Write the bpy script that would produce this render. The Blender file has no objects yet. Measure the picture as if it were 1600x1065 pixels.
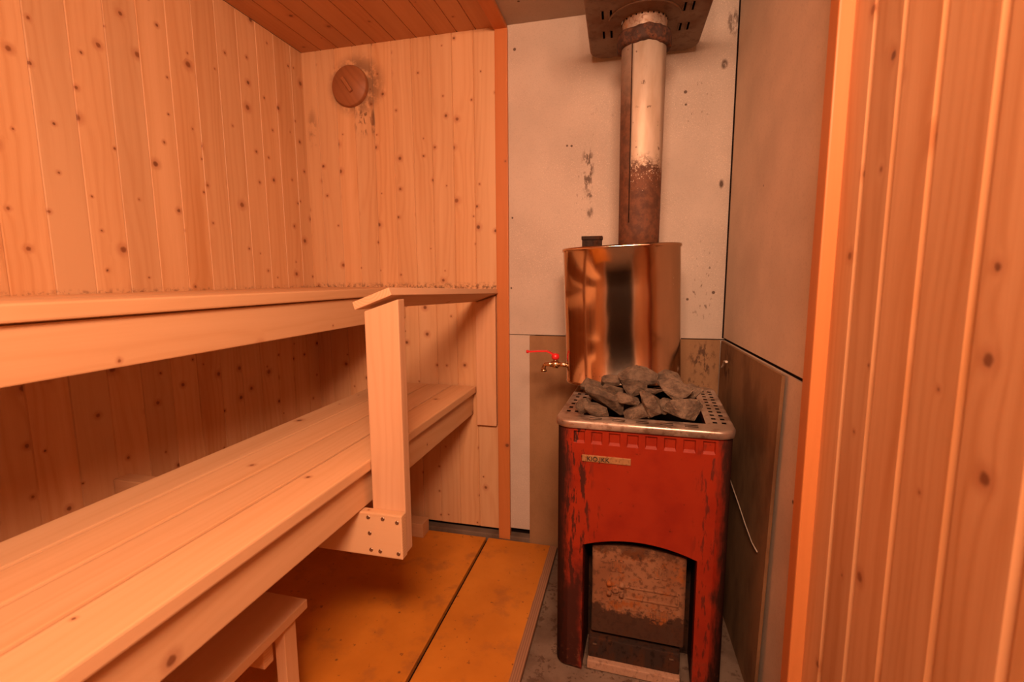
import bpy, bmesh, math, random
from mathutils import Vector, Matrix
random.seed(7)
sc = bpy.context.scene
col = sc.collection
R = math.radians

# ------------------------------------------------------------------ camera
CAM_H, F_PX = 1.10, 750.78
YAW, PITCH, ROLL = 13.93, 7.439, -0.302
def cam_matrix():
    y, p, r = R(YAW), R(PITCH), R(ROLL)
    right = Vector((math.cos(y), math.sin(y), 0)); fw0 = Vector((-math.sin(y), math.cos(y), 0)); up0 = Vector((0, 0, 1))
    fw = fw0*math.cos(p) - up0*math.sin(p); up = up0*math.cos(p) + fw0*math.sin(p)
    r2 = right*math.cos(r) + up*math.sin(r); u2 = -right*math.sin(r) + up*math.cos(r)
    m = Matrix((r2, u2, -fw)).transposed().to_4x4(); m.translation = Vector((0, 0, CAM_H)); return m
CM = cam_matrix()
cd = bpy.data.cameras.new('camera'); cam = bpy.data.objects.new('camera', cd); col.objects.link(cam)
cam.matrix_world = CM; cd.sensor_width = 36; cd.lens = 36*F_PX/1600; cd.clip_start = 0.02
cd.dof.use_dof = True; cd.dof.focus_distance = 1.55; cd.dof.aperture_fstop = 4.0
sc.camera = cam

# ------------------------------------------------------------------ world, exposure, added soft light
w = bpy.data.worlds.new('world'); sc.world = w; w.use_nodes = True
w.node_tree.nodes['Background'].inputs[0].default_value = (1, .55, .3, 1)
w.node_tree.nodes['Background'].inputs[1].default_value = 0.02
sc.view_settings.view_transform = 'Standard'; sc.view_settings.look = 'None'
sc.view_settings.gamma = 1.0; sc.view_settings.use_curve_mapping = False
sc.view_settings.exposure = 0.0
sc.cycles.diffuse_bounces = 6; sc.cycles.max_bounces = 12
SOFT_POS = Vector((0.03, -0.36, 1.93))       # added area light for the broad soft light above and behind the viewer
ld = bpy.data.lights.new('added_soft_light', 'AREA'); ld.shape = 'RECTANGLE'; ld.size = .56; ld.size_y = .34
ld.energy = 62.5; ld.color = (1.0, .535, .335)
lo = bpy.data.objects.new('added_soft_light', ld); col.objects.link(lo); lo.location = SOFT_POS
lo.rotation_euler = Vector((-.15, .74, -.66)).to_track_quat('-Z', 'Y').to_euler()

# room dimensions (metres)
XL, YB, ZC = -1.365, 1.872, 2.036        # left wall, back wall, ceiling
YF = -0.55                                # wall behind the camera
ZF = -0.02                                # concrete floor
XT = -0.524                               # red trim on the back wall
XR, XW = 0.329, 0.315                     # niche corner, boarded right wall

# ------------------------------------------------------------------ node helpers
class NT:
    def __init__(s, name):
        s.m = bpy.data.materials.new(name); s.m.use_nodes = True
        s.t = s.m.node_tree; s.t.nodes.clear()
        s.out = s.t.nodes.new('ShaderNodeOutputMaterial')
        s.b = s.t.nodes.new('ShaderNodeBsdfPrincipled'); s.t.links.new(s.b.outputs[0], s.out.inputs[0])
    def put(s, sock, v):
        if isinstance(v, bpy.types.NodeSocket): s.t.links.new(v, sock)
        elif v is not None:
            if isinstance(v, tuple) and len(v) == 3 and sock.type == 'RGBA': v = (*v, 1)
            sock.default_value = v
    def bsdf(s, **k):
        for a, v in k.items(): s.put(s.b.inputs[a.replace('_', ' ')], v)
        return s.m
    def math(s, op, a, b=None, c=None, clamp=False):
        n = s.t.nodes.new('ShaderNodeMath'); n.operation = op; n.use_clamp = clamp
        for i, v in enumerate((a, b, c)):
            if v is not None: s.put(n.inputs[i], v)
        return n.outputs[0]
    def vmath(s, op, a, b=None):
        n = s.t.nodes.new('ShaderNodeVectorMath'); n.operation = op
        s.put(n.inputs[0], a)
        if b is not None: s.put(n.inputs[1], b)
        return n.outputs['Value'] if op in ('LENGTH', 'DISTANCE', 'DOT_PRODUCT') else n.outputs[0]
    def mul(s, a, b): return s.math('MULTIPLY', a, b)
    def add(s, a, b): return s.math('ADD', a, b)
    def sub(s, a, b): return s.math('SUBTRACT', a, b)
    def mx(s, a, b): return s.math('MAXIMUM', a, b)
    def ss(s, x, lo, hi, a=0.0, b=1.0):
        n = s.t.nodes.new('ShaderNodeMapRange'); n.interpolation_type = 'SMOOTHSTEP'
        for i, v in enumerate((x, lo, hi, a, b)): s.put(n.inputs[i], v)
        return n.outputs[0]
    def noise(s, vec, scale, detail=3, rough=.5, dist=0.0, dim='3D'):
        n = s.t.nodes.new('ShaderNodeTexNoise'); n.noise_dimensions = dim
        s.put(n.inputs['Vector'], vec); s.put(n.inputs['Scale'], scale); n.inputs['Detail'].default_value = detail
        n.inputs['Roughness'].default_value = rough; n.inputs['Distortion'].default_value = dist
        return n.outputs[0]
    def voro(s, vec, scale, feature='F1', dim='3D'):
        n = s.t.nodes.new('ShaderNodeTexVoronoi'); n.feature = feature; n.voronoi_dimensions = dim
        s.put(n.inputs['Vector'], vec); n.inputs['Scale'].default_value = scale
        return n
    def mix(s, f, a, b, mode='MIX'):
        n = s.t.nodes.new('ShaderNodeMix'); n.data_type = 'RGBA'; n.blend_type = mode
        s.put(n.inputs[0], f); s.put(n.inputs[6], a); s.put(n.inputs[7], b)
        return n.outputs[2]
    def sep(s, v):
        n = s.t.nodes.new('ShaderNodeSeparateXYZ'); s.put(n.inputs[0], v); return n.outputs
    def comb(s, x, y, z):
        n = s.t.nodes.new('ShaderNodeCombineXYZ')
        for i, v in enumerate((x, y, z)): s.put(n.inputs[i], v)
        return n.outputs[0]
    def obj(s): return s.t.nodes.new('ShaderNodeTexCoord').outputs['Object']
    def pos(s): return s.t.nodes.new('ShaderNodeNewGeometry').outputs['Position']
    def uv(s):
        n = s.t.nodes.new('ShaderNodeUVMap'); n.uv_map = 'grain'; return n.outputs[0]
    def attr(s, name):
        n = s.t.nodes.new('ShaderNodeAttribute'); n.attribute_name = name; return n.outputs['Color']
    def bump(s, h, strength=.2, dist=.002):
        n = s.t.nodes.new('ShaderNodeBump'); n.inputs['Strength'].default_value = strength; n.inputs['Distance'].default_value = dist
        s.put(n.inputs['Height'], h); return n.outputs[0]
    def ell(s, p, c, r):
        """distance to an ellipsoid centre in units of its radii"""
        d = s.vmath('SUBTRACT', p, c); d = s.vmath('DIVIDE', d, r); return s.vmath('LENGTH', d)

def wood(name, light, dark, knots=.55, knot_size=1.0, cell=.115, rough=.5, grain=.5, spec=.35, coat=0.0, extra=None, tonevar=.16):
    t = NT(name); uv = t.uv(); x, y, _ = t.sep(uv)
    tone = t.sep(t.attr('tone'))
    # knots
    vn = t.voro(uv, 1/cell, 'F1', '2D'); vn.inputs['Randomness'].default_value = .85
    d = t.mul(vn.outputs['Distance'], cell)
    rnd = t.sep(vn.outputs['Color'])
    on = t.math('LESS_THAN', rnd[0], knots)
    kr = t.mul(t.add(.0022, t.mul(t.mul(rnd[1], rnd[1]), .0062)), knot_size)
    dist_n = t.noise(t.comb(t.mul(x, 1), t.mul(y, 1), 0), 160, 2)
    dj = t.add(d, t.mul(t.sub(dist_n, .5), .004))
    ratio = t.math('DIVIDE', dj, kr)
    knot = t.mul(t.ss(ratio, 1.25, .55), on)
    halo = t.mul(t.ss(ratio, 3.2, .9), on)
    bulge = t.mul(t.mul(t.math('EXPONENT', t.mul(ratio, -.45)), on), 6.0)
    # grain
    warp = t.noise(t.comb(t.mul(x, 5), t.mul(y, .9), tone[1]), 1.0, 3)
    cath = t.noise(t.comb(t.mul(x, 11), t.mul(y, .55), t.add(tone[1], 7.0)), 1.0, 2)
    phase = t.add(t.add(t.mul(x, 260), t.mul(warp, 46)), t.add(bulge, t.mul(cath, 22)))
    ring = t.add(t.mul(t.math('SINE', phase), .5), .5)
    ring = t.math('POWER', ring, 2.2)
    fib = t.noise(t.comb(t.mul(x, 420), t.mul(y, 7), tone[1]), 1.0, 3, .6)
    band = t.noise(t.comb(t.mul(x, 26), t.mul(y, 1.1), t.add(tone[1], 3.0)), 1.0, 2)
    broad = t.noise(t.comb(t.mul(x, 9), t.mul(y, .6), t.add(tone[1], 11.0)), 1.0, 2)
    g = t.add(t.mul(t.mul(ring, t.ss(broad, .35, .65, .25, 1.0)), .30*grain), t.add(t.mul(t.sub(fib, .42), .38*grain), t.add(t.mul(t.sub(band, .45), 1.0*grain), t.mul(t.sub(broad, .5), 1.3*grain))))
    g = t.add(g, .18)
    g = t.math('MULTIPLY_ADD', g, 1.0, t.mul(t.sub(tone[0], .5), tonevar*2), clamp=True)
    c = t.mix(g, light, dark)
    bright = t.add(1 - tonevar*.55, t.mul(tone[0], tonevar*1.1))
    c = t.mix(1.0, c, t.comb(bright, bright, bright), 'MULTIPLY')
    c = t.mix(t.mul(halo, .45), c, (.36, .13, .05))
    kc = t.mix(rnd[2], (.13, .042, .018), (.24, .085, .03))
    c = t.mix(t.mul(knot, .9), c, kc)
    # end grain
    er = t.math('SINE', t.mul(t.vmath('LENGTH', t.vmath('SUBTRACT', uv, (tone[1] and 0, .03, 0))), 900))
    c = t.mix(tone[2], c, t.mix(t.add(t.mul(er, .22), .35), light, dark))
    if extra: c = extra(t, c)
    bm = t.bump(t.add(t.mul(fib, .4), t.mul(ring, .25)), .12, .0012)
    return t.bsdf(Base_Color=c, Roughness=t.add(rough - .06, t.mul(fib, .14)), Specular_IOR_Level=spec, Normal=bm, Coat_Weight=coat, Coat_Roughness=.3)

PINE_L, PINE_D = (.635, .40, .215), (.48, .245, .10)

def vent_grime(t, c):
    p = t.pos()
    n = t.noise(p, 26, 4, .65); n2 = t.noise(t.vmath('MULTIPLY', p, (1, 1, .35)), 90, 3, .6)
    d = t.ell(p, (-1.115, YB, 1.885), (.135, .3, .125))
    m = t.mul(t.ss(d, 1.1, .6), t.ss(n, .33, .52))
    d2 = t.ell(p, (-1.09, YB, 1.745), (.055, .3, .075))
    m2 = t.mul(t.ss(d2, 1.0, .3), t.ss(n2, .50, .58))
    d3 = t.ell(p, (-1.046, YB, 1.735), (.012, .3, .075))
    m3 = t.mul(t.ss(d3, 1.0, .4), t.ss(n, .30, .5))
    z = t.sep(p)[2]
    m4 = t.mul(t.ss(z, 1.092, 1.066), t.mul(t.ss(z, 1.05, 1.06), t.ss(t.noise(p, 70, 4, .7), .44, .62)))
    m5 = t.mul(t.ss(t.ell(p, (-1.33, YB, 1.73), (.03, .3, .11)), 1.0, .3), t.ss(n, .42, .6))
    m = t.mx(t.mx(t.mul(m, .62), t.mul(m2, .85)), t.mx(t.mul(m3, .75), t.mx(t.mul(m4, .8), t.mul(m5, .4))))
    return t.mix(m, c, (.10, .045, .022))
def left_grime(t, c):
    p = t.pos(); n = t.noise(p, 26, 4, .65)
    z = t.sep(p)[2]
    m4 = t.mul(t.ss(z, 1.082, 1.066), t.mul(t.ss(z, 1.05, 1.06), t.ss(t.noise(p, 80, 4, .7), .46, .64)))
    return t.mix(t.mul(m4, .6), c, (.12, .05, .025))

M = {}
M['wall_left'] = wood('pine_boarding_left', PINE_L, PINE_D, .78, 1.12, .108, grain=.85, extra=left_grime)
M['wall_back'] = wood('pine_boarding_back', PINE_L, PINE_D, .72, 1.05, .108, grain=.8, extra=vent_grime)
M['wall_right'] = wood('pine_boarding_right', (.60, .335, .165), (.42, .18, .062), .46, 1.05, .11, rough=.42, grain=1.1, coat=.15)
M['ceiling'] = wood('pine_ceiling', (.52, .265, .12), (.37, .15, .052), .42, .95, .12)
M['bench'] = wood('spruce_bench', (.65, .415, .23), (.505, .27, .115), .22, 1.15, .14, rough=.55, grain=.55)
M['rail'] = wood('spruce_rail', (.655, .41, .24), (.51, .265, .125), .16, 1.0, .14, rough=.55, grain=.6)
M['trim'] = wood('stained_trim', (.55, .195, .055), (.42, .125, .03), .10, 1.0, .15, rough=.5, grain=.5)
M['vent'] = wood('dark_vent_wood', (.34, .135, .052), (.20, .07, .026), 0, 1, .1, grain=.7)
M['dim_wood'] = wood('door_wood', (.40, .24, .13), (.26, .14, .07), .2)

def plain(name, colr, rough=.5, metal=0.0, **k):
    t = NT(name); return t.bsdf(Base_Color=(*colr, 1), Roughness=rough, Metallic=metal, **k)

def cement(name, base, spots=(), stains=(), glitter=0.0, grime=None, grime_amt=.5, rough=.75):
    t = NT(name); p = t.pos()
    n1 = t.noise(p, 5, 4); n2 = t.noise(p, 220, 2, .6); n3 = t.noise(p, 60, 3, .6)
    c = t.mix(t.ss(n1, .3, .7), tuple(v*.92 for v in base), tuple(min(1, v*1.07) for v in base))
    c = t.mix(t.mul(t.ss(n2, .52, .72), .22), c, tuple(v*.5 for v in base))
    c = t.mix(t.mul(t.ss(n3, .55, .75), .18), c, tuple(v*.7 for v in base))
    if glitter:
        g = t.noise(p, 330, 1); big = t.noise(p, 3.5, 2)
        c = t.mix(t.mul(t.ss(g, .62, .70), t.mul(t.ss(big, .42, .6), glitter)), c, tuple(min(1, v*1.6) for v in base))
    m = None
    for (cen, rad, scale, lo_, hi_, amt) in stains:
        d = t.ell(p, cen, rad)
        n = t.noise(t.vmath('MULTIPLY', p, (1, 1, .45)), scale, 4, .65)
        k = t.mul(t.mul(t.ss(d, 1.0, .35), t.ss(n, lo_, hi_)), amt)
        m = k if m is None else t.mx(m, k)
    for (cen, r) in spots:
        k = t.mul(t.ss(t.vmath('DISTANCE', p, cen), r*1.15, r*.7), .85)
        m = k if m is None else t.mx(m, k)
    if m is not None: c = t.mix(m, c, (.055, .028, .018))
    if grime:
        n = t.noise(t.vmath('MULTIPLY', p, (1, 1, .5)), 7, 4, .6)
        c = t.mix(t.mul(t.ss(n, .38, .68), grime_amt), c, grime)
    return t.bsdf(Base_Color=c, Roughness=rough, Specular_IOR_Level=.25, Normal=t.bump(t.add(n2, n3), .10, .001))

B = YB
M['cement_back'] = cement('cement_board_back', (.51, .44, .365), glitter=.5,
    spots=[((-.4485, B, 1.949), .006), ((-.46, B, 1.334), .004), ((-.466, B, 1.061), .004), ((-.231, B, 1.588), .0045),
           ((-.248, B, 1.59), .004), ((.288, B, 1.045), .006), ((.165, B, 1.742), .006), ((.168, B, 1.70), .004), ((.20, B, 1.02), .005)],
    stains=[((-.170, B, 1.50), (.030, .2, .115), 48, .53, .60, .8), ((-.162, B, 1.405), (.016, .2, .022), 60, .40, .55, .75),
            ((-.160, B, 1.345), (.016, .2, .030), 60, .38, .55, .7), ((-.185, B, 1.42), (.045, .2, .12), 85, .58, .64, .6),
            ((.297, B, 1.425), (.010, .2, .020), 55, .30, .5, .9), ((.288, B, 1.82), (.014, .2, .022), 60, .35, .55, .85),
            ((.2, B, 1.70), (.08, .2, .12), 110, .62, .68, .7), ((.25, B, 1.08), (.07, .2, .20), 95, .60, .67, .7),
            ((.31, B, 1.95), (.03, .2, .06), 55, .45, .6, .7), ((-.12, B, 1.68), (.06, .2, .12), 90, .62, .68, .5)])
M['cement_right'] = cement('cement_board_right', (.70, .58, .45),
    spots=[((.338, 1.60, 1.62), .004), ((.362, 1.1, 1.62), .005), ((.36, 1.12, 1.05), .005), ((.345, 1.5, 1.35), .0035), ((.36, 1.14, .60), .006), ((.365, 1.08, .25), .006)])
M['cement_ceiling'] = cement('cement_board_ceiling', (.40, .335, .275), spots=[((-.40, 1.73, ZC), .005)])
M['cement_low'] = cement('cement_board_low', (.30, .175, .085), glitter=.2, grime=(.19, .10, .045), grime_amt=.45,
    stains=[((.26, B, .80), (.07, .3, .09), 70, .50, .60, .85), ((.20, B, .70), (.12, .3, .05), 95, .54, .62, .7)],
    spots=[((-.30, B, .70), .006), ((-.36, B, .45), .005), ((.22, B, .84), .008)])
M['cement_lean'] = cement('cement_board_leaning', (.27, .155, .075), grime=(.11, .058, .028), grime_amt=.75,
    stains=[((.33, 1.75, .80), (.05, .10, .08), 60, .46, .6, .8)])
M['concrete'] = cement('concrete_floor', (.20, .145, .105), grime=(.075, .045, .03), grime_amt=.6,
    stains=[((.0, 1.5, ZF), (.6, .8, .1), 45, .55, .62, .7)])

def plywood():
    t = NT('painted_plywood'); p = t.pos()
    n = t.noise(p, 4, 4); n2 = t.noise(p, 45, 4, .65); n3 = t.noise(p, 9, 4, .6)
    c = t.mix(t.ss(n, .3, .7), (.50, .175, .017), (.63, .235, .026))
    c = t.mix(t.mul(t.ss(n3, .52, .7), .45), c, (.26, .10, .03))
    v = t.voro(p, 26); rr = t.sep(v.outputs['Color'])
    sp = t.mul(t.ss(v.outputs['Distance'], t.add(.05, t.mul(rr[1], .14)), .03), t.math('LESS_THAN', rr[0], .42))
    c = t.mix(t.mul(t.mul(sp, t.ss(n2, .35, .5)), .8), c, (.09, .035, .018))
    c = t.mix(t.mul(t.ss(n2, .64, .70), .65), c, (.10, .04, .02))
    # worn, unpainted strip along the right-hand edge
    x = t.sep(p)[0]
    e = t.mul(t.ss(t.add(x, t.mul(t.sub(t.noise(p, 14, 3), .5), .006)), -.303, -.298), t.math('GREATER_THAN', t.sep(p)[2], -.5))
    ln = t.add(t.mul(t.math('SINE', t.mul(x, 900)), .5), .5)
    c = t.mix(e, c, t.mix(t.mul(ln, .6), (.34, .19, .11), (.17, .08, .045)))
    w_ = t.mul(t.ss(t.vmath('DISTANCE', t.voro(p, 6).outputs['Position'], t.vmath('SCALE', p)), 1, 0), 0)
    return t.bsdf(Base_Color=c, Roughness=t.add(.38, t.mul(n2, .25)), Specular_IOR_Level=.4, Normal=t.bump(n2, .08, .001))
M['plywood'] = plywood()

def stove_paint():
    t = NT('worn_red_enamel'); p = t.obj(); x, y, z = t.sep(p)
    n = t.noise(p, 9, 5, .6); n2 = t.noise(t.vmath('MULTIPLY', p, (1, 1, .18)), 70, 4, .65); n3 = t.noise(p, 55, 4, .7)
    c = t.mix(t.ss(n, .3, .7), (.215, .0145, .0045), (.29, .026, .0065))
    c = t.mix(t.mul(t.ss(n, .5, .72), .5), c, (.19, .014, .006))
    # soot-black, crackled bands up both front corners, wider and heavier on the left foot
    wob = t.mul(t.sub(n, .5), .07); wob2 = t.mul(t.sub(n2, .5), .06)
    left = t.ss(t.add(t.add(x, wob), wob2), -.176, -.206)
    right = t.ss(t.add(t.add(x, wob), wob2), .178, .212)
    foot = t.mul(t.ss(t.add(x, wob), -.135, -.165), t.ss(t.add(z, t.mul(t.sub(n, .5), .5)), .40, .24))
    crack = t.mul(t.mul(t.ss(x, -.11, -.15), t.ss(n2, .51, .57)), .9)
    crack2 = t.mul(t.mul(t.ss(x, .12, .17), t.ss(n2, .54, .60)), .7)
    edge = t.mx(t.mx(left, right), t.mx(t.mul(foot, .93), t.mx(crack, crack2)))
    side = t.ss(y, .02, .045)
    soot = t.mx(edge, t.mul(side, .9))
    # burnt patches round the fire opening and at the feet
    d = t.ell(p, (.0, 0, .12), (.24, .4, .30))
    burn = t.mul(t.mul(t.ss(d, 1.05, .5), t.ss(n, .46, .62)), .7)
    drip = t.mul(t.ss(n2, .56, .64), t.mul(t.ss(t.math('ABSOLUTE', t.add(x, .135)), .05, .01), t.ss(z, .62, .5)))
    spk = t.ss(n3, .63, .70)
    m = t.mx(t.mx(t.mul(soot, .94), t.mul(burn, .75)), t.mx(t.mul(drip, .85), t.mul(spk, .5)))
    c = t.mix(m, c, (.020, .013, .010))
    rust = t.mul(t.ss(n3, .53, .62), t.ss(z, .14, .02))
    c = t.mix(t.mul(rust, .5), c, (.16, .06, .03))
    return t.bsdf(Base_Color=c, Roughness=t.add(.34, t.mul(m, .4)), Specular_IOR_Level=t.math('MULTIPLY_ADD', m, -.36, .42, clamp=True), Normal=t.bump(t.add(n3, n2), .12, .001))
M['stove'] = stove_paint()

def rusty(name, base, rust, dark, lo=.42, hi=.62, metal=.6, rough=.5, scale=22, str_=(1, 1, .6), spec=.35):
    t = NT(name); p = t.vmath('MULTIPLY', t.obj(), str_)
    n = t.noise(p, scale, 5, .65); n2 = t.noise(p, scale*3.3, 4, .7)
    m = t.ss(n, lo, hi); m2 = t.ss(n2, .5, .66)
    c = t.mix(m, base, rust); c = t.mix(t.mul(m2, .8), c, dark)
    mm = t.mul(t.math('MULTIPLY_ADD', m, -1.0, 1.0, clamp=True), metal)
    return t.bsdf(Base_Color=c, Metallic=mm, Roughness=t.add(rough, t.mul(m, .3)), Specular_IOR_Level=spec, Normal=t.bump(n2, .25, .0015))
def door_mat():
    t = NT('rusty_cast_iron'); p = t.obj(); x, y, z = t.sep(p)
    n = t.noise(p, 16, 5, .65); n2 = t.noise(p, 75, 4, .7); n3 = t.noise(p, 7, 3, .5)
    c = t.mix(t.ss(n3, .35, .65), (.27, .135, .07), (.20, .085, .04))
    c = t.mix(t.ss(n, .48, .62), c, (.28, .088, .022))
    c = t.mix(t.mul(t.ss(n2, .50, .62), .75), c, (.10, .045, .025))
    zz = t.add(z, t.mul(t.sub(n, .5), .16)); zz = t.add(zz, t.mul(t.sub(n2, .5), .03))
    burnt = t.mx(t.ss(zz, .192, .176), t.mul(t.ss(zz, .345, .372), .75))
    edge = t.mul(t.ss(t.math('ABSOLUTE', x), .112, .126), .5)
    c = t.mix(t.mul(t.mx(burnt, edge), .88), c, (.035, .018, .012))
    return t.bsdf(Base_Color=c, Metallic=.0, Roughness=.66, Specular_IOR_Level=.18, Normal=t.bump(t.add(n2, n), .35, .002))
M['door_iron'] = door_mat()
M['dark_iron'] = rusty('sooty_iron', (.035, .022, .017), (.06, .026, .014), (.014, .009, .007), metal=.0, rough=.7, spec=.10)
M['collar'] = rusty('rusty_collar', (.055, .028, .020), (.13, .055, .03), (.03, .018, .014), .45, .62, metal=.1, rough=.7, scale=45, str_=(1, 1, 1))
M['sleeve'] = rusty('stained_sleeve', (.52, .42, .33), (.42, .24, .13), (.20, .09, .05), .5, .72, metal=.4, rough=.5, scale=30, str_=(1, 1, 1))
M['shield'] = rusty('dull_shield_plate', (.20, .135, .09), (.165, .095, .06), (.12, .07, .045), .4, .7, metal=.5, rough=.5, scale=8, str_=(1, 1, 1))
M['cavity'] = plain('soot_gap_black', (.010, .006, .005), .9, Specular_IOR_Level=.08)  # soot black, also used to paint the shade in gaps and slots

def flue():
    t = NT('streaked_flue_steel'); p = t.pos(); x, y, z = t.sep(t.vmath('SUBTRACT', p, (.0175, 1.63, 0)))
    n = t.noise(t.vmath('MULTIPLY', p, (1, 1, .25)), 24, 4, .6); n2 = t.noise(p, 190, 3, .6); n3 = t.noise(p, 40, 4, .65)
    c = t.mix(t.ss(n, .35, .7), (.62, .52, .41), (.50, .39, .28))
    # rust climbing from the tank, speckled at its upper limit
    zz = t.add(z, t.mul(t.sub(n3, .5), .10))
    lowz = t.ss(zz, 1.50, 1.24)
    sp = t.ss(t.sub(n2, t.mul(lowz, .32)), .56, .50, 0, 1)
    rust = t.mul(t.mx(sp, t.ss(zz, 1.30, 1.255)), t.ss(zz, 1.48, 1.42))
    # brown stained band down the left of the seam
    left = t.ss(t.add(x, t.mul(t.sub(n, .5), .010)), -.026, -.034)
    left2 = t.mul(left, t.ss(zz, 1.80, 1.55, .55, .97))
    right = t.ss(x, .048, .060)
    m = t.mx(rust, t.mx(left2, t.mul(right, .55)))
    c = t.mix(m, c, t.mix(t.ss(n3, .35, .65), (.085, .034, .017), (.16, .062, .028)))
    scr = t.mul(t.ss(n3, .64, .69), .7)
    c = t.mix(scr, c, (.09, .045, .028))
    return t.bsdf(Base_Color=c, Metallic=t.math('MULTIPLY_ADD', m, -.22, .30, clamp=True), Roughness=t.add(.54, t.mul(m, .2)), Normal=t.bump(n3, .08, .001))
M['flue'] = flue()
def tank():
    t = NT('polished_tank_steel'); p = t.obj()
    n = t.noise(t.vmath('MULTIPLY', p, (1, 1, .45)), 9, 2); n2 = t.noise(p, 120, 3, .6)
    v = t.voro(p, 42); rr = t.sep(v.outputs['Color'])
    sp = t.mul(t.ss(v.outputs['Distance'], .10, .04), t.math('LESS_THAN', rr[0], .10))
    z = t.sep(p)[2]
    c = t.mix(sp, (.64, .49, .365), (.80, .70, .58))
    c = t.mix(t.mul(t.ss(n2, .60, .70), t.ss(z, .10, .0)), c, (.20, .11, .07))
    return t.bsdf(Base_Color=c, Metallic=1.0, Roughness=t.add(.10, t.mul(n2, .06)), Normal=t.bump(n, .16, .012))
M['tank'] = tank()
M['rim'] = rusty('brushed_rim_steel', (.52, .43, .35), (.44, .33, .25), (.30, .19, .13), .4, .75, metal=.85, rough=.36, scale=10, str_=(1, 1, 1))
M['brass'] = plain('nickel_brass', (.62, .46, .28), .25, 1.0)
M['steel'] = plain('screw_steel', (.42, .33, .25), .4, 1.0)
M['redplastic'] = plain('red_lever_plastic', (.62, .02, .02), .35)
M['plate'] = rusty('tarnished_plate', (.42, .23, .10), (.36, .17, .065), (.22, .10, .04), .5, .7, metal=.4, rough=.4, scale=60)
M['ink'] = plain('black_lettering', (.02, .014, .01), .6)
M['white_paint'] = plain('white_door_paint', (.80, .76, .68), .4)
M['corridor'] = plain('corridor_paint', (.035, .03, .028), .7)
M['lip'] = rusty('pale_dusty_lip', (.42, .26, .17), (.36, .20, .12), (.22, .12, .075), .5, .75, metal=.1, rough=.7, scale=30)
M['nail_wire'] = plain('galvanised_wire', (.55, .47, .38), .45, .2)

def stone_mat():
    t = NT('grey_sauna_stone'); p = t.obj()
    oi = t.t.nodes.new('ShaderNodeObjectInfo').outputs['Random']
    pp = t.vmath('ADD', p, t.comb(t.mul(oi, 9), t.mul(oi, 5), 0))
    n = t.noise(pp, 28, 5, .65); n2 = t.noise(pp, 140, 4, .7); n3 = t.noise(t.vmath('MULTIPLY', pp, (1, 1, 4)), 30, 3, .6)
    c = t.mix(t.ss(n, .3, .7), (.062, .044, .031), (.185, .135, .092))
    c = t.mix(t.mul(t.ss(n3, .52, .7), .5), c, (.215, .155, .10))
    c = t.mix(t.mul(t.ss(n2, .56, .7), .55), c, (.065, .052, .044))
    c = t.mix(1.0, c, t.comb(t.add(.8, t.mul(oi, .4)), t.add(.8, t.mul(oi, .4)), t.add(.8, t.mul(oi, .4))), 'MULTIPLY')
    return t.bsdf(Base_Color=c, Roughness=.82, Specular_IOR_Level=.25, Normal=t.bump(t.add(t.mul(n2, .6), n), .8, .009))
M['stone'] = stone_mat()

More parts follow.
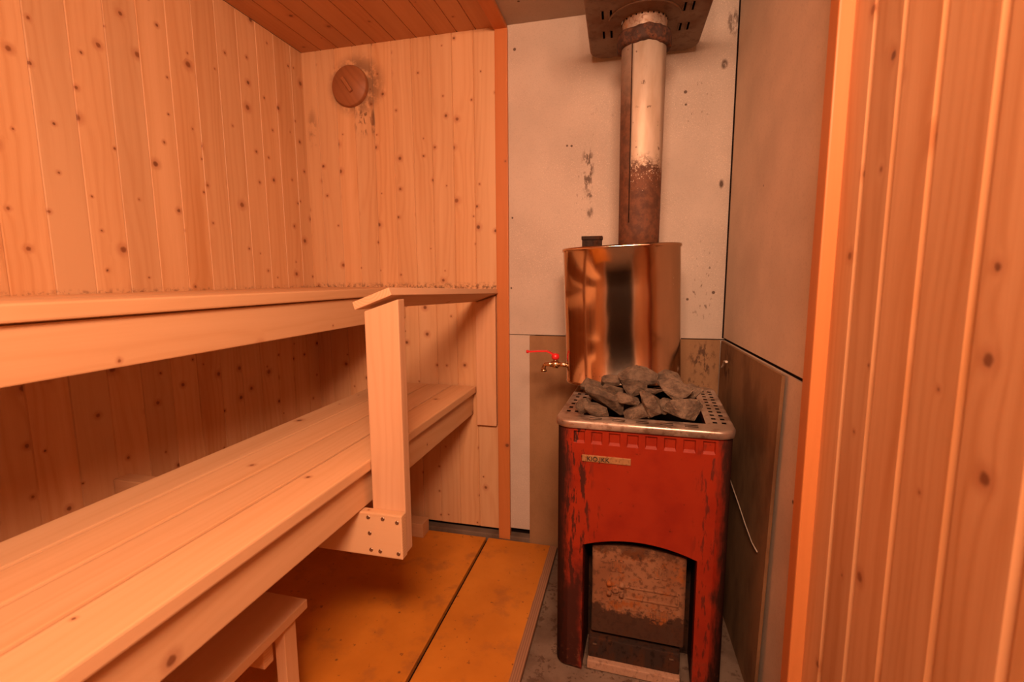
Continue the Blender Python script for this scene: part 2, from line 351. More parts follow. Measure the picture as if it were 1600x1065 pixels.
# ------------------------------------------------------------------ object helpers
def tag(o, label=None, cat=None, group=None, kind=None):
    if label: o['label'] = label
    if cat: o['category'] = cat
    if group: o['group'] = group
    if kind: o['kind'] = kind
    return o
ORG = {}
def empty(name, loc, label, cat, rz=0.0):
    o = bpy.data.objects.new(name, None); col.objects.link(o); o.location = loc; o.rotation_euler = (0, 0, rz)
    o.empty_display_size = .1; ORG[o.name] = Matrix.Translation(loc) @ Matrix.Rotation(rz, 4, 'Z')
    return tag(o, label, cat)
class MB:
    """collects shapes in world (or thing-local) coordinates, links them as one mesh object"""
    def __init__(s):
        s.bm = bmesh.new(); s.uv = s.bm.loops.layers.uv.new('grain'); s.tn = s.bm.loops.layers.float_color.new('tone')
    def paint(s, faces, fu, fv, n_end=None, tone=None):
        ou, ov = random.uniform(0, 40), random.uniform(0, 40)
        t0, t1 = (tone if tone else (random.random(), random.uniform(0, 30)))
        for f in faces:
            e = 1.0 if (n_end is not None and abs(f.normal.dot(n_end)) > .8) else 0.0
            for l in f.loops:
                u, v = fu(l.vert.co, f.normal), fv(l.vert.co, f.normal)
                l[s.uv].uv = (u + (0 if e else ou), v + (0 if e else ov)); l[s.tn] = (t0, t1, e, 1)
    def board(s, lo, hi, axis=None, bevel=.003, mat=None, seg=2, tone=None, twist=None):
        """a timber with its grain along `axis` (longest side by default)"""
        lo, hi = Vector(lo), Vector(hi); d = hi - lo; c = (lo + hi)/2
        if axis is None: axis = max(range(3), key=lambda i: d[i])
        b = bmesh.new(); b.loops.layers.uv.new('grain'); b.loops.layers.float_color.new('tone')
        bmesh.ops.create_cube(b, size=1)
        for v in b.verts: v.co = Vector((v.co.x*d.x, v.co.y*d.y, v.co.z*d.z))
        if bevel: bmesh.ops.bevel(b, geom=b.edges[:], offset=min(bevel, min(d)*.4), segments=seg, affect='EDGES', profile=.6)
        b.normal_update()
        L = b.loops.layers.uv['grain']; T = b.loops.layers.float_color['tone']
        ou, ov = random.uniform(0, 40), random.uniform(0, 40); t0, t1 = tone if tone else (random.random(), random.uniform(0, 30))
        oth = [i for i in range(3) if i != axis]
        for f in b.faces:
            n = f.normal; e = abs(n[axis]) > .8
            for l in f.loops:
                p = l.vert.co
                if e: u, v = p[oth[0]], p[oth[1]]
                else:
                    k = oth[0] if abs(n[oth[1]]) > abs(n[oth[0]]) else oth[1]
                    u, v = p[k] + ou + (k*.37), p[axis] + ov
                l[L].uv = (u, v); l[T] = (t0, t1, 1.0 if e else 0.0, 1)
        mtx = Matrix.Translation(c)
        if mat is not None: mtx = mat @ mtx
        if twist: twist(b, c)
        bmesh.ops.transform(b, matrix=mtx, verts=b.verts)
        s.join(b); return s
    def join(s, b):
        me = bpy.data.meshes.new('tmp'); b.to_mesh(me); b.free(); s.bm.from_mesh(me); bpy.data.meshes.remove(me)
    def box(s, lo, hi, bevel=0.0, mat=None, seg=2): return s.board(lo, hi, None, bevel, mat, seg)
    def quad(s, *pts):
        f = s.bm.faces.new([s.bm.verts.new(p) for p in pts]); return f
    def lathe(s, prof, cen, axis='z', seg=40, cap=True, mat=None):
        """prof: list of (radius, height)"""
        rings = []
        for r, h in prof:
            ring = []
            for i in range(seg):
                a = 2*math.pi*i/seg; x, y = r*math.cos(a), r*math.sin(a)
                p = {'z': (x, y, h), 'y': (x, h, -y), 'x': (h, x, y)}[axis]
                p = Vector(p)
                if mat is not None: p = mat @ p
                ring.append(s.bm.verts.new(p + Vector(cen)))
            rings.append(ring)
        for a, b in zip(rings, rings[1:]):
            for i in range(seg):
                f = s.bm.faces.new((a[i], a[(i+1) % seg], b[(i+1) % seg], b[i])); f.smooth = True
        if cap:
            s.bm.faces.new(rings[0][::-1]); s.bm.faces.new(rings[-1])
        return s
    def tube(s, pts, r, seg=12, closed_ends=True):
        pts = [Vector(p) for p in pts]; rings = []
        rr = r if isinstance(r, (list, tuple)) else [r]*len(pts)
        for i, p in enumerate(pts):
            d = (pts[min(i+1, len(pts)-1)] - pts[max(i-1, 0)]).normalized()
            a = Vector((0, 0, 1)) if abs(d.z) < .9 else Vector((0, 1, 0))
            x = d.cross(a).normalized(); y = d.cross(x).normalized()
            rings.append([s.bm.verts.new(p + (x*math.cos(t) + y*math.sin(t))*rr[i]) for t in [2*math.pi*k/seg for k in range(seg)]])
        for a, b in zip(rings, rings[1:]):
            for i in range(seg):
                f = s.bm.faces.new((a[i], a[(i+1) % seg], b[(i+1) % seg], b[i])); f.smooth = True
        if closed_ends: s.bm.faces.new(rings[0][::-1]); s.bm.faces.new(rings[-1])
        return s
    def build(s, name, mat, parent=None, local=False, origin=None, recalc=True):
        if recalc: bmesh.ops.recalc_face_normals(s.bm, faces=s.bm.faces[:])
        me = bpy.data.meshes.new(name)
        if origin is not None: bmesh.ops.translate(s.bm, verts=s.bm.verts, vec=-Vector(origin))
        o = bpy.data.objects.new(name, me); col.objects.link(o)
        if parent is not None:
            root = parent
            while root.parent is not None: root = root.parent
            if not local and root.name in ORG: bmesh.ops.transform(s.bm, matrix=ORG[root.name].inverted(), verts=s.bm.verts)
            elif not local: bmesh.ops.translate(s.bm, verts=s.bm.verts, vec=-root.location)
            o.parent = parent
        elif origin is not None: o.location = origin
        s.bm.to_mesh(me); s.bm.free()
        me.materials.append(mat); return o
def structure(o): o['kind'] = 'structure'; return o

def boarding(name, P, U, V, N, joints, v0, v1, mat, thick=.014, bev=.0028, dep=.0022, back=.03, tones=None):
    """vertical matchboard lining: P + u*U + v*V, face normal N, V-joints at the u values"""
    P, U, V, N = map(Vector, (P, U, V, N)); m = MB(); bm = m.bm
    for k, (a, b) in enumerate(zip(joints, joints[1:])):
        vv0 = v0 + (random.uniform(-.004, .004) if v0 < .1 else 0)
        prof = [(a, -dep-.001), (a+.0012, -dep), (a+bev, 0), (b-bev*.55, 0), (b-.0012, -dep), (b, -dep-.001)]
        rows = [[bm.verts.new(P + U*u + V*vv + N*d) for u, d in prof] for vv in (vv0, v1)]
        ou, ov = random.uniform(0, 40), random.uniform(0, 40); t0, t1 = random.random(), random.uniform(0, 30)
        for i in range(len(prof)-1):
            f = bm.faces.new((rows[0][i], rows[0][i+1], rows[1][i+1], rows[1][i]))
            for l in f.loops:
                rel = l.vert.co - P
                l[m.uv].uv = (rel.dot(U) + ou, rel.dot(V) + ov); l[m.tn] = (t0, t1, 0, 1)
        # lower end of the board
        e = [bm.verts.new(P + U*u + V*vv0 + N*(-thick)) for u in (a, b)]
        f = bm.faces.new([e[0], e[1]] + [rows[0][i] for i in range(len(prof)-1, -1, -1)])
        for l in f.loops: l[m.tn] = (t0, t1, 1, 1)
    bm.normal_update()
    for f in bm.faces:
        if f.normal.dot(N) < -.1: f.normal_flip()
    # backing behind the boards
    a, b = joints[0], joints[-1]
    q = [P + U*a + V*v0, P + U*b + V*v0, P + U*b + V*v1, P + U*a + V*v1]
    f0 = [bm.verts.new(p + N*(-thick)) for p in q]; f1 = [bm.verts.new(p + N*(-thick-back)) for p in q]
    bm.faces.new(f0); bm.faces.new(f1[::-1])
    for i in range(4): bm.faces.new((f0[i], f1[i], f1[(i+1) % 4], f0[(i+1) % 4]))
    return structure(m.build(name, mat, recalc=False))

# ------------------------------------------------------------------ the room
def seq(a, b, step):
    out = [a]
    while out[-1] + step < b - .02: out.append(out[-1] + step)
    return out + [b]
jl = sorted([YB] + [1.8 - 0] + [1.2467 + .0915*k for k in range(1, 6)] + [1.2467 - .0917*k for k in range(0, 20)])
jl = [j for j in jl if j < YB - .03] + [YB + .004]
boarding('wall_left', (XL, 0, 0), (0, 1, 0), (0, 0, 1), (1, 0, 0), jl, .0, ZC, M['wall_left'])
jb = [XL - .004, -1.2994, -1.2121, -1.128, -1.0419, -.9554, -.8706, -.7887, -.6997, -.612, XT + .005]
boarding('wall_back_left', (0, YB, 0), (1, 0, 0), (0, 0, 1), (0, -1, 0), jb, .034, ZC, M['wall_back'])
boarding('ceiling', (0, 0, ZC), (1, 0, 0), (0, 1, 0), (0, 0, -1), [XL, -1.272, -1.191, -1.111, -1.021, -.935, -.845, -.76, -.676, -.60, -.515], YF, YB, M['ceiling'], bev=.003, dep=.003)
jr = [YF, -.45, -.36, -.27, -.18, -.09, 0, .09, .18, .27, .365, .456, .547, .640, .7245, .806, .915]
boarding('wall_right_front', (XW, 0, 0), (0, 1, 0), (0, 0, 1), (-1, 0, 0), jr, .0, ZC, M['wall_right'], bev=.009, dep=.006, back=.04)
# cement-lined niche
m = MB(); m.box((XT + .02, YB, .876), (.50, YB + .03, ZC)); structure(m.build('wall_back_right', M['cement_back']))
m = MB(); m.box((XT + .02, YB + .001, .045), (-.37, YB + .03, .873))
m.box((-.37, YB + .012, ZF), (.50, YB + .03, .872)); structure(m.build('wall_back_right', M['cement_back']))
def slant(y): return XR + (YB - y)*.0466
def slantbox(m, y0, y1, z0, z1, th=.03, off=0.0):
    a, b = slant(y0) + off, slant(y1) + off
    v = [Vector((x, y, z)) for z in (z0, z1) for (x, y) in ((a, y0), (b, y1), (b + th, y1), (a + th, y0))]
    vs = [m.bm.verts.new(p) for p in v]
    for f in ((0, 1, 2, 3), (7, 6, 5, 4), (0, 4, 5, 1), (1, 5, 6, 2), (2, 6, 7, 3), (3, 7, 4, 0)): m.bm.faces.new([vs[i] for i in f])
m = MB(); slantbox(m, YB, .90, .882, ZC); slantbox(m, YB, .90, ZF, .872); structure(m.build('wall_right', M['cement_right']))
m = MB(); slantbox(m, YB, .90, .87, .884, th=.02, off=.006); structure(m.build('seam_gap_shade', M['cavity']))  # black strip set in the panel seam, shade put into its colour
m = MB(); m.box((-.52, YF, ZC), (.60, YB + .03, ZC + .03)); structure(m.build('ceiling_niche', M['cement_ceiling']))
m = MB(); m.box((XR - .0045, YB - .003, .88), (XR + .01, YB + .004, ZC)); structure(m.build('corner_gap_shade', M['cavity']))  # black strip painting the dark of the corner gap
# trims
m = MB(); m.board((XT, YB - .012, -.004), (-.474, YB + .012, ZC - .012), 2, .003); structure(m.build('trim_1', M['trim']))
m = MB(); m.board((XT - .002, YF, ZC - .014), (-.475, YB, ZC), 1, .003); structure(m.build('trim_2', M['trim']))
m = MB(); m.board((XW - .022, .880, -.02), (XW + .05, .920, ZC), 2, .003); structure(m.build('trim_3', M['trim']))
# floor slab and the dirty concrete sill under the boarding
m = MB(); m.box((-1.5, -1.9, ZF - .08), (.7, YB + .08, ZF)); structure(m.build('floor', M['concrete']))
m = MB(); m.box((XL, YB - .010, ZF), (-.385, YB + .03, .012), .003); structure(m.build('baseboard_back', M['concrete']))
m = MB(); m.box((XL - .02, YB + .03, ZF), (.5, YB + .06, ZC)); structure(m.build('wall_back', M['cavity']))  # backing coloured black so the gaps in the lining look deep
# wall behind the camera with a doorway to a dark corridor
DX0, DX1, DZ = -.42, .24, 1.86
boarding('wall_front', (0, YF, 0), (1, 0, 0), (0, 0, 1), (0, 1, 0), [XL] + [XL + .0865*k for k in range(1, 11)] + [DX0], 0, ZC, M['wall_left'])
boarding('wall_front', (0, YF, 0), (1, 0, 0), (0, 0, 1), (0, 1, 0), [DX1, XW + .05], 0, ZC, M['wall_left'])
boarding('wall_front', (0, YF, 0), (1, 0, 0), (0, 0, 1), (0, 1, 0), seq(DX0, DX1, .0865), DZ, ZC, M['wall_left'])
m = MB()
for a, b in (((DX0 - .05, YF - .06, ZF), (DX0, YF + .018, DZ + .05)), ((DX1, YF - .06, ZF), (DX1 + .05, YF + .018, DZ + .05)), ((DX0, YF - .06, DZ), (DX1, YF + .018, DZ + .05))): m.box(a, b, .003)
structure(m.build('door_1', M['white_paint']))  # unseen frame, made white to put bright lines in the tank's reflection
m = MB()
m.box((-1.0, -1.75, ZF), (.60, -1.70, ZC)); m.box((-1.05, -1.75, ZF), (-1.0, YF - .05, ZC)); m.box((.60, -1.75, ZF), (.65, YF - .05, ZC)); m.box((-1.05, -1.75, ZC), (.65, YF, ZC + .03))
structure(m.build('wall_corridor', M['corridor']))

# ------------------------------------------------------------------ unseen lamp base added behind the camera, gives no light
m = MB(); m.lathe([(.10, ZC), (.10, ZC - .02), (.06, ZC - .028)], (SOFT_POS.x, SOFT_POS.y, 0)); structure(m.build('added_lamp_base', M['white_paint']))

# ------------------------------------------------------------------ upper bench
ub = empty('upper_bench', (-1.15, .6, .94), 'high slatted wooden sauna bench along the left boarded wall', 'bench')
m = MB()
for a, b in ((-1.362, -1.262), (-1.257, -1.152), (-1.147, -1.037), (-1.032, -.916)): m.board((a, -.50, 1.036), (b, YB - .002, 1.066), 1, .004)
m.build('seat', M['bench'], ub)
m = MB(); m.board((-.958, -.50, .938), (-.928, YB - .003, 1.032), 1, .003); m.build('fascia', M['bench'], ub)
for y in (.30, 1.80):
    m = MB(); m.board((-1.36, y, .955), (-.96, y + .04, 1.034), 0, .002); m.build('bearer', M['bench'], ub)

# ------------------------------------------------------------------ lower bench
lb = empty('lower_bench', (-.83, .6, ZF), 'low four plank wooden sauna bench in front of the upper one', 'bench')
m = MB()
xs = [-1.040, -.936, -.829, -.722, -.615]
for a, b in zip(xs, xs[1:]): m.board((a + .0035, -.50, .630), (b - (.0035 if b < -.62 else 0), YB - .012, .658), 1, .004)
m.build('seat', M['bench'], lb)
m = MB(); m.board((-.660, -.50, .537), (-.631, YB - .003, .628), 1, .003); m.build('fascia', M['bench'], lb)
m = MB(); m.board((-1.36, .993, .422), (-.522, 1.018, .534), 0, .003)
J = m.build('joist', M['bench'], lb)
for (u, z) in ((-.611, .522), (-.572, .522), (-.534, .517), (-.609, .481), (-.607, .438), (-.582, .437), (-.533, .437)):
    m = MB(); m.lathe([(.0052, .994), (.0048, .9915), (.0026, .9915), (.0012, .9925)], (u, 0, z), 'y', 12); m.build('screw', M['steel'], J)
m = MB(); m.board((-1.363, .955, .49), (-1.10, 1.00, .560), 0, .003); m.build('bearer', M['bench'], lb)
m = MB(); m.board((-1.04, 1.0, .545), (-.662, 1.04, .629), 0, .003); m.build('bearer', M['bench'], lb)
m = MB(); m.board((-1.0, 1.78, .0), (-.838, 1.845, .062), 0, .003); m.build('foot_block', M['bench'], lb)
m = MB(); m.board((-.93, -.30, .0), (-.89, -.26, .63), 2, .003); m.build('leg', M['bench'], lb)

# ------------------------------------------------------------------ guard rail at the bench edge
gr = empty('guard_rail', (-.57, 1.03, .41), 'wooden guard rail with upright post and tilted handrail at bench edge', 'railing')
m = MB(); b_ = bmesh.new()
m.board((-.613, 1.0185, .412), (-.524, 1.051, 1.07), 2, .003)
for v in m.bm.verts:                                             # top cut to the slope of the rail, foot clipped at the corner
    if v.co.z > 1.0: v.co.z = 1.024 + (v.co.x + .613)*.33 + (v.co.z - 1.07)
    elif v.co.x > -.55 and v.co.z < .43: v.co.z += .012
m.build('post', M['rail'], gr)
def rail_twist(b, c): pass
m = MB()
ax = Vector((-.5855, 1.0, 1.054)); far = Vector((-.570, YB - .004, 1.031))
d = (far - ax); L = d.length; ey = d.normalized(); tilt = R(20)
ex = Vector((math.cos(tilt), 0, math.sin(tilt))); ez = ex.cross(ey).normalized(); ex = ey.cross(ez).normalized()
mt = Matrix((ex, ey, ez)).transposed().to_4x4(); mt.translation = ax
m.board((-.0495, .004, -.0095), (.053, L, .0095), 1, .002, mat=mt)
m.build('handrail', M['rail'], gr)
m = MB(); m.board((-.611, YB - .022, .494), (-.527, YB, 1.045), 2, .002)
for v in m.bm.verts:
    if v.co.z > .9: v.co.z = 1.002 + (v.co.x + .611)*.33
m.build('wall_batten', M['rail'], gr)
for (x, z) in ((-.600, .53), (-.542, .53), (-.600, .957), (-.562, .957)):
    pass

# ------------------------------------------------------------------ step stool
st = empty('step_stool', (-.90, .6, ZF), 'small wooden step stool tucked under the low bench', 'stool')
m = MB()
m.board((-1.09, .24, .296), (-.925, .938, .320), 1, .003); m.board((-.921, .24, .296), (-.756, .938, .320), 1, .003)
m.build('top', M['bench'], st)
for x in (-1.07, -.797):
    for y in (.30, .868):
        m = MB(); m.board((x, y, .0005), (x + .028, y + .04, .296), 2, .002); m.build('leg', M['bench'], st)
for y in (.255, .835):
    m = MB(); m.board((-1.04, y, .205), (-.800, y + .03, .294), 0, .003); m.build('apron', M['bench'], st)

# ------------------------------------------------------------------ plywood floor sheets
def sheet(x0, x1, label, name='plywood_sheet'):
    m = MB(); m.box((x0, -.50, ZF + .0005), (x1, YB - .022, 0.0), .003)
    return tag(m.build(name, M['plywood'], origin=((x0 + x1)/2, .6, ZF)), label, 'floor board')
sheet(-1.345, -.578, 'wide worn orange painted plywood floor sheet lying under the benches')
sheet(-.5665, -.270, 'narrow orange painted plywood floor sheet with worn edge beside the stove')

m = MB(); m.box((-.579, -.50, ZF), (-.5655, YB - .022, ZF + .004)); structure(m.build('sheet_gap_shade', M['cavity']))  # black strip added between the sheets, paints the shade of the gap
# ------------------------------------------------------------------ loose cement boards
m = MB(); m.box((-.389, YB - .012, -.016), (.318, YB - .001, .873), .001)
tag(m.build('cement_board', M['cement_low'], origin=(0, YB, -.016)), 'dark brown cement board standing against back wall behind the stove', 'board')
def lean():
    m = MB(); bm = m.bm
    def P(y, z, o): return Vector((.3150 + (YB - y)*.034 + (z/.87)*(.0045 + (YB - y)*.004) + o, y, z))
    c = [(YB - .016, ZF), (1.245, ZF), (1.215, .872), (YB - .016, .872)]
    a = [bm.verts.new(P(y, z, 0)) for y, z in c]; b = [bm.verts.new(P(y, z, .0075)) for y, z in c]
    bm.faces.new(a); bm.faces.new(b[::-1])
    for i in range(4): bm.faces.new((a[i], b[i], b[(i+1) % 4], a[(i+1) % 4]))
    return m.build('cement_board', M['cement_lean'], origin=(.33, 1.5, ZF))
tag(lean(), 'dark brown cement board leaning on right wall beside the stove', 'board')
hook = MB(); hook.tube([(.318, 1.74, .815), (.310, 1.72, .818), (.304, 1.69, .823), (.301, 1.655, .829), (.298, 1.62, .834)], [.0035, .0035, .004, .0035, .004], 8)
hook.tube([(.311, 1.722, .817), (.308, 1.735, .80), (.304, 1.745, .79)], .003, 8)
tag(hook.build('wire_hook', M['nail_wire'], origin=(.33, 1.72, .815)), 'small twisted metal wire hook on the right wall above leaning board', 'hook')
wire = MB()
pts = [(.3255, 1.615, .462), (.326, 1.55, .45), (.329, 1.48, .432), (.3325, 1.40, .408), (.3355, 1.33, .392), (.338, 1.285, .392)]
wire.tube([(x - .0035, y, z) for x, y, z in pts], .0017, 6)
tag(wire.build('thin_wire', M['nail_wire'], origin=(.33, 1.45, .42)), 'thin pale wire hanging down the leaning board right of the stove', 'wire')

# ------------------------------------------------------------------ wall vent
vt = empty('wall_vent', (-1.138, YB, 1.881), 'round brown wooden vent cover on the back wall near ceiling', 'vent')
m = MB(); bm = m.bm
m.lathe([(.079, YB), (.079, YB - .016), (.075, YB - .021), (.0, YB - .022)], (-1.138, 0, 1.881), 'y', 48, cap=False)
m.bm.normal_update(); m.paint(m.bm.faces[:], lambda p, n: p.x*.8 + p.z*.6, lambda p, n: p.z*.8 - p.x*.6)
m.build('cover', M['vent'], vt)
m = MB()
mt = Matrix.Translation((-1.142, YB - .026, 1.882)) @ Matrix.Rotation(R(-35), 4, 'Y')
m.board((-.007, -.008, -.034), (.007, .006, .034), 2, .003, mat=mt); m.build('handle', M['vent'], vt)

# ------------------------------------------------------------------ stove (own coordinates: x across, y into the depth, z up from the slab)
SW, SD, SZ = .447, .50, .7235
RZ = R(-2.4)
S0 = Vector((.0345, 1.251, ZF))
sv = empty('sauna_stove', S0, 'worn red wood burning sauna stove with steel rim in the niche', 'stove', RZ)
SM = ORG['sauna_stove']
H = SW/2
def arc(cx, cy, r, a0, a1, n=6): return [(cx + r*math.cos(R(a0 + (a1-a0)*i/n)), cy + r*math.sin(R(a0 + (a1-a0)*i/n))) for i in range(n+1)]
rc = .035
def rrect(h, d, r, y0=0.0):
    """outline of a rounded rectangle from front-left round the back to front-right"""
    return arc(-h + r, y0 + r, r, 270, 180) + arc(-h + r, y0 + d - r, r, 180, 90) + arc(h - r, y0 + d - r, r, 90, 0) + arc(h - r, y0 + r, r, 0, -90)
m = MB(); bm = m.bm
out = rrect(H, SD, rc)
ZT, ZBAND = SZ, .662
rows = [[bm.verts.new((x, y, z)) for x, y in out] for z in (.012, ZT)]
lowrow = [bm.verts.new((x*.97, .01 + y*.97, 0)) for x, y in out]
for a, b in ((lowrow, rows[0]), (rows[0], rows[1])):
    for i in range(len(out)-1):
        f = bm.faces.new((a[i], a[i+1], b[i+1], b[i])); f.smooth = True
FX0, FX1 = -H + rc, H - rc
OX0, OX1 = -.147, .150
def archz(x):
    t = (x - (OX0 + OX1)/2)/((OX1 - OX0)/2); return .388 + .028*(1 - t*t)
# panel over the opening and the two front legs
xo = [OX0 + (OX1 - OX0)*i/16 for i in range(17)]
def q(*p): return m.quad(*p)
q((FX0, 0, .012), (OX0, 0, .012), (OX0, 0, ZBAND), (FX0, 0, ZBAND)); q((OX1, 0, .012), (FX1, 0, .012), (FX1, 0, ZBAND), (OX1, 0, ZBAND))
q((FX0*.97, .01, 0), (OX0, .006, 0), (OX0, 0, .012), (FX0, 0, .012)); q((OX1, .006, 0), (FX1*.97, .01, 0), (FX1, 0, .012), (OX1, 0, .012))
DP = .05
for a, b in zip(xo, xo[1:]):
    q((a, 0, archz(a)), (b, 0, archz(b)), (b, 0, ZBAND), (a, 0, ZBAND))
    q((a, 0, archz(a)), (b, 0, archz(b)), (b, DP + .10, archz(b) - .004), (a, DP + .10, archz(a) - .004))
for x in (OX0, OX1): q((x, 0, 0), (x, DP + .10, 0), (x, DP + .10, archz(x)), (x, 0, archz(x)))
# recessed squares under the rim
cw, pit, zb0, zb1 = .0300, .0467, .678, .712
cs = [-.1635 + pit*k for k in range(8)]; cs = [c + .002 for c in cs]
bx = [FX0]
for c in cs: bx += [c - cw/2, c + cw/2]
bx.append(FX1)
for i in range(len(bx)-1):
    a, b = bx[i], bx[i+1]
    if i % 2 == 0: q((a, 0, ZBAND), (b, 0, ZBAND), (b, 0, ZT), (a, 0, ZT))
    else:
        q((a, 0, ZBAND), (b, 0, ZBAND), (b, 0, zb0), (a, 0, zb0)); q((a, 0, zb1), (b, 0, zb1), (b, 0, ZT), (a, 0, ZT))
        r0, r1, dz = a + .0025, b - .0025, .007
        q((r0, .006, zb0 + dz), (r1, .006, zb0 + dz), (r1, .006, zb1 - .002), (r0, .006, zb1 - .002))
        q((a, 0, zb0), (b, 0, zb0), (r1, .006, zb0 + dz), (r0, .006, zb0 + dz)); q((a, 0, zb1), (b, 0, zb1), (r1, .006, zb1 - .002), (r0, .006, zb1 - .002))
        q((a, 0, zb0), (r0, .006, zb0 + dz), (r0, .006, zb1 - .002), (a, 0, zb1)); q((b, 0, zb0), (r1, .006, zb0 + dz), (r1, .006, zb1 - .002), (b, 0, zb1))
bmesh.ops.remove_doubles(bm, verts=bm.verts, dist=.0002)
m.build('body', M['stove'], sv, local=True)
# dark firebox wall behind the door, and the stone basket
m = MB(); m.box((OX0 - .02, DP + .10, 0), (OX1 + .02, DP + .12, .45)); m.build('firebox', M['dark_iron'], sv, local=True)
IX0, IX1, IY0, IY1 = -.158, .160, .052, .445       # inner opening of the rim
m = MB()
for a, b, c, d in ((((IX0-.012), IY0-.012, .60), (IX0-.012, IY1+.012, .60), (IX0, IY1, .722), (IX0, IY0, .722)),
                   ((IX1+.012, IY0-.012, .60), (IX1+.012, IY1+.012, .60), (IX1, IY1, .722), (IX1, IY0, .722)),
                   ((IX0-.012, IY0-.012, .60), (IX1+.012, IY0-.012, .60), (IX1, IY0, .722), (IX0, IY0, .722)),
                   ((IX0-.012, IY1+.012, .60), (IX1+.012, IY1+.012, .60), (IX1, IY1, .722), (IX0, IY1, .722)),
                   ((IX0-.012, IY0-.012, .60), (IX1+.012, IY0-.012, .60), (IX1+.012, IY1+.012, .60), (IX0-.012, IY1+.012, .60))): m.quad(a, b, c, d)
m.box((-H + .012, .014, .596), (H - .012, SD - .014, .599))
m.build('stone_basket', M['cavity'], sv, local=True, recalc=False)
# rim: flange with punched slots, rolled lip all round
RH, RY0, RY1, ZR, RR = H + .006, -.008, SD + .006, .742, .045
slots = []
for k in range(5):
    cx = -.121 + .061*k
    for y in (.013, .026): slots.append((cx - .0165, cx + .0165, y, y + .0055))
for k in range(9):
    y = .075 + .042*k
    for x in (-.204, -.181): slots.append((x - .0055, x + .0055, y, y + .015))
for k in range(11):
    y = .062 + .036*k
    for x in (.184, .206): slots.append((x - .0055, x + .0055, y, y + .014))
def cuts(vals, lo, hi): return sorted({round(v, 5) for v in vals if lo <= v <= hi} | {lo, hi})
m = MB(); bm = m.bm
fx0, fx1, fy0, fy1 = -RH + .006, RH - .006, RY0 + .006, RY1 - .006
rr = RR - .006
xs_ = cuts([v for s_ in slots for v in s_[:2]] + [IX0, IX1, fx0 + rr, fx1 - rr], fx0, fx1)
ys_ = cuts([v for s_ in slots for v in s_[2:]] + [IY0, IY1, fy0 + rr, fy1 - rr], fy0, fy1)
for a, b in zip(xs_, xs_[1:]):
    for c, d in zip(ys_, ys_[1:]):
        mx_, my_ = (a + b)/2, (c + d)/2
        if IX0 < mx_ < IX1 and IY0 < my_ < IY1: continue
        if any(s_[0] < mx_ < s_[1] and s_[2] < my_ < s_[3] for s_ in slots): continue
        if (mx_ < fx0 + rr or mx_ > fx1 - rr) and (my_ < fy0 + rr or my_ > fy1 - rr): continue
        q2 = bm.faces.new([bm.verts.new((x, y, ZR)) for x, y in ((a, c), (b, c), (b, d), (a, d))])
for cx, cy, a0 in ((fx0 + rr, fy0 + rr, 180), (fx1 - rr, fy0 + rr, 270), (fx1 - rr, fy1 - rr, 0), (fx0 + rr, fy1 - rr, 90)):
    pts = arc(cx, cy, rr, a0, a0 + 90, 8)
    bm.faces.new([bm.verts.new((cx, cy, ZR))] + [bm.verts.new((x, y, ZR)) for x, y in pts])
lipp = [(0, 0), (.002, -.0004), (.0042, -.002), (.0056, -.0042), (.006, -.007), (.006, -.020), (.003, -.0215)]
base = arc(fx0 + rr, fy0 + rr, rr, 180, 270, 8) + arc(fx1 - rr, fy0 + rr, rr, 270, 360, 8) + arc(fx1 - rr, fy1 - rr, rr, 0, 90, 8) + arc(fx0 + rr, fy1 - rr, rr, 90, 180, 8)
nn = []
for cx, cy, a0 in ((0, 0, 180), (0, 0, 270), (0, 0, 0), (0, 0, 90)): nn += [(math.cos(R(a0 + 90*i/8)), math.sin(R(a0 + 90*i/8))) for i in range(9)]
rg = [[bm.verts.new((x + nx*o, y + ny*o, ZR + z)) for (x, y), (nx, ny) in zip(base, nn)] for o, z in lipp]
n_ = len(base)
for a, b in zip(rg, rg[1:]):
    for i in range(n_):
        f = bm.faces.new((a[i], b[i], b[(i+1) % n_], a[(i+1) % n_])); f.smooth = True
bmesh.ops.remove_doubles(bm, verts=bm.verts, dist=.0001)
rim = m.build('rim', M['rim'], sv, local=True)
tag(rim, 'perforated steel rim round the stones')
# nameplate with worn lettering
npz = .640
m = MB(); m.box((-.1525, -.003, npz - .0075 - .003), (-.0245, .001, npz + .0075), .001); PL = m.build('nameplate', M['plate'], sv, local=True)
cu = bpy.data.curves.new('t', 'FONT'); cu.body = 'KIO.JKK'; cu.size = .0172; cu.extrude = .0004; cu.offset = .0002; cu.space_character = 1.0
to = bpy.data.objects.new('t', cu); col.objects.link(to); bpy.context.view_layer.update()
tm = bpy.data.meshes.new_from_object(to.evaluated_get(bpy.context.evaluated_depsgraph_get()))
bpy.data.objects.remove(to); bpy.data.curves.remove(cu)
lt = bpy.data.objects.new('lettering', tm); col.objects.link(lt); lt.parent = PL
tm.transform(Matrix.Translation((-.140, -.0035, npz - .0078)) @ Matrix.Rotation(R(90), 4, 'X')); tm.materials.append(M['ink'])
tag(lt, 'worn black letters')
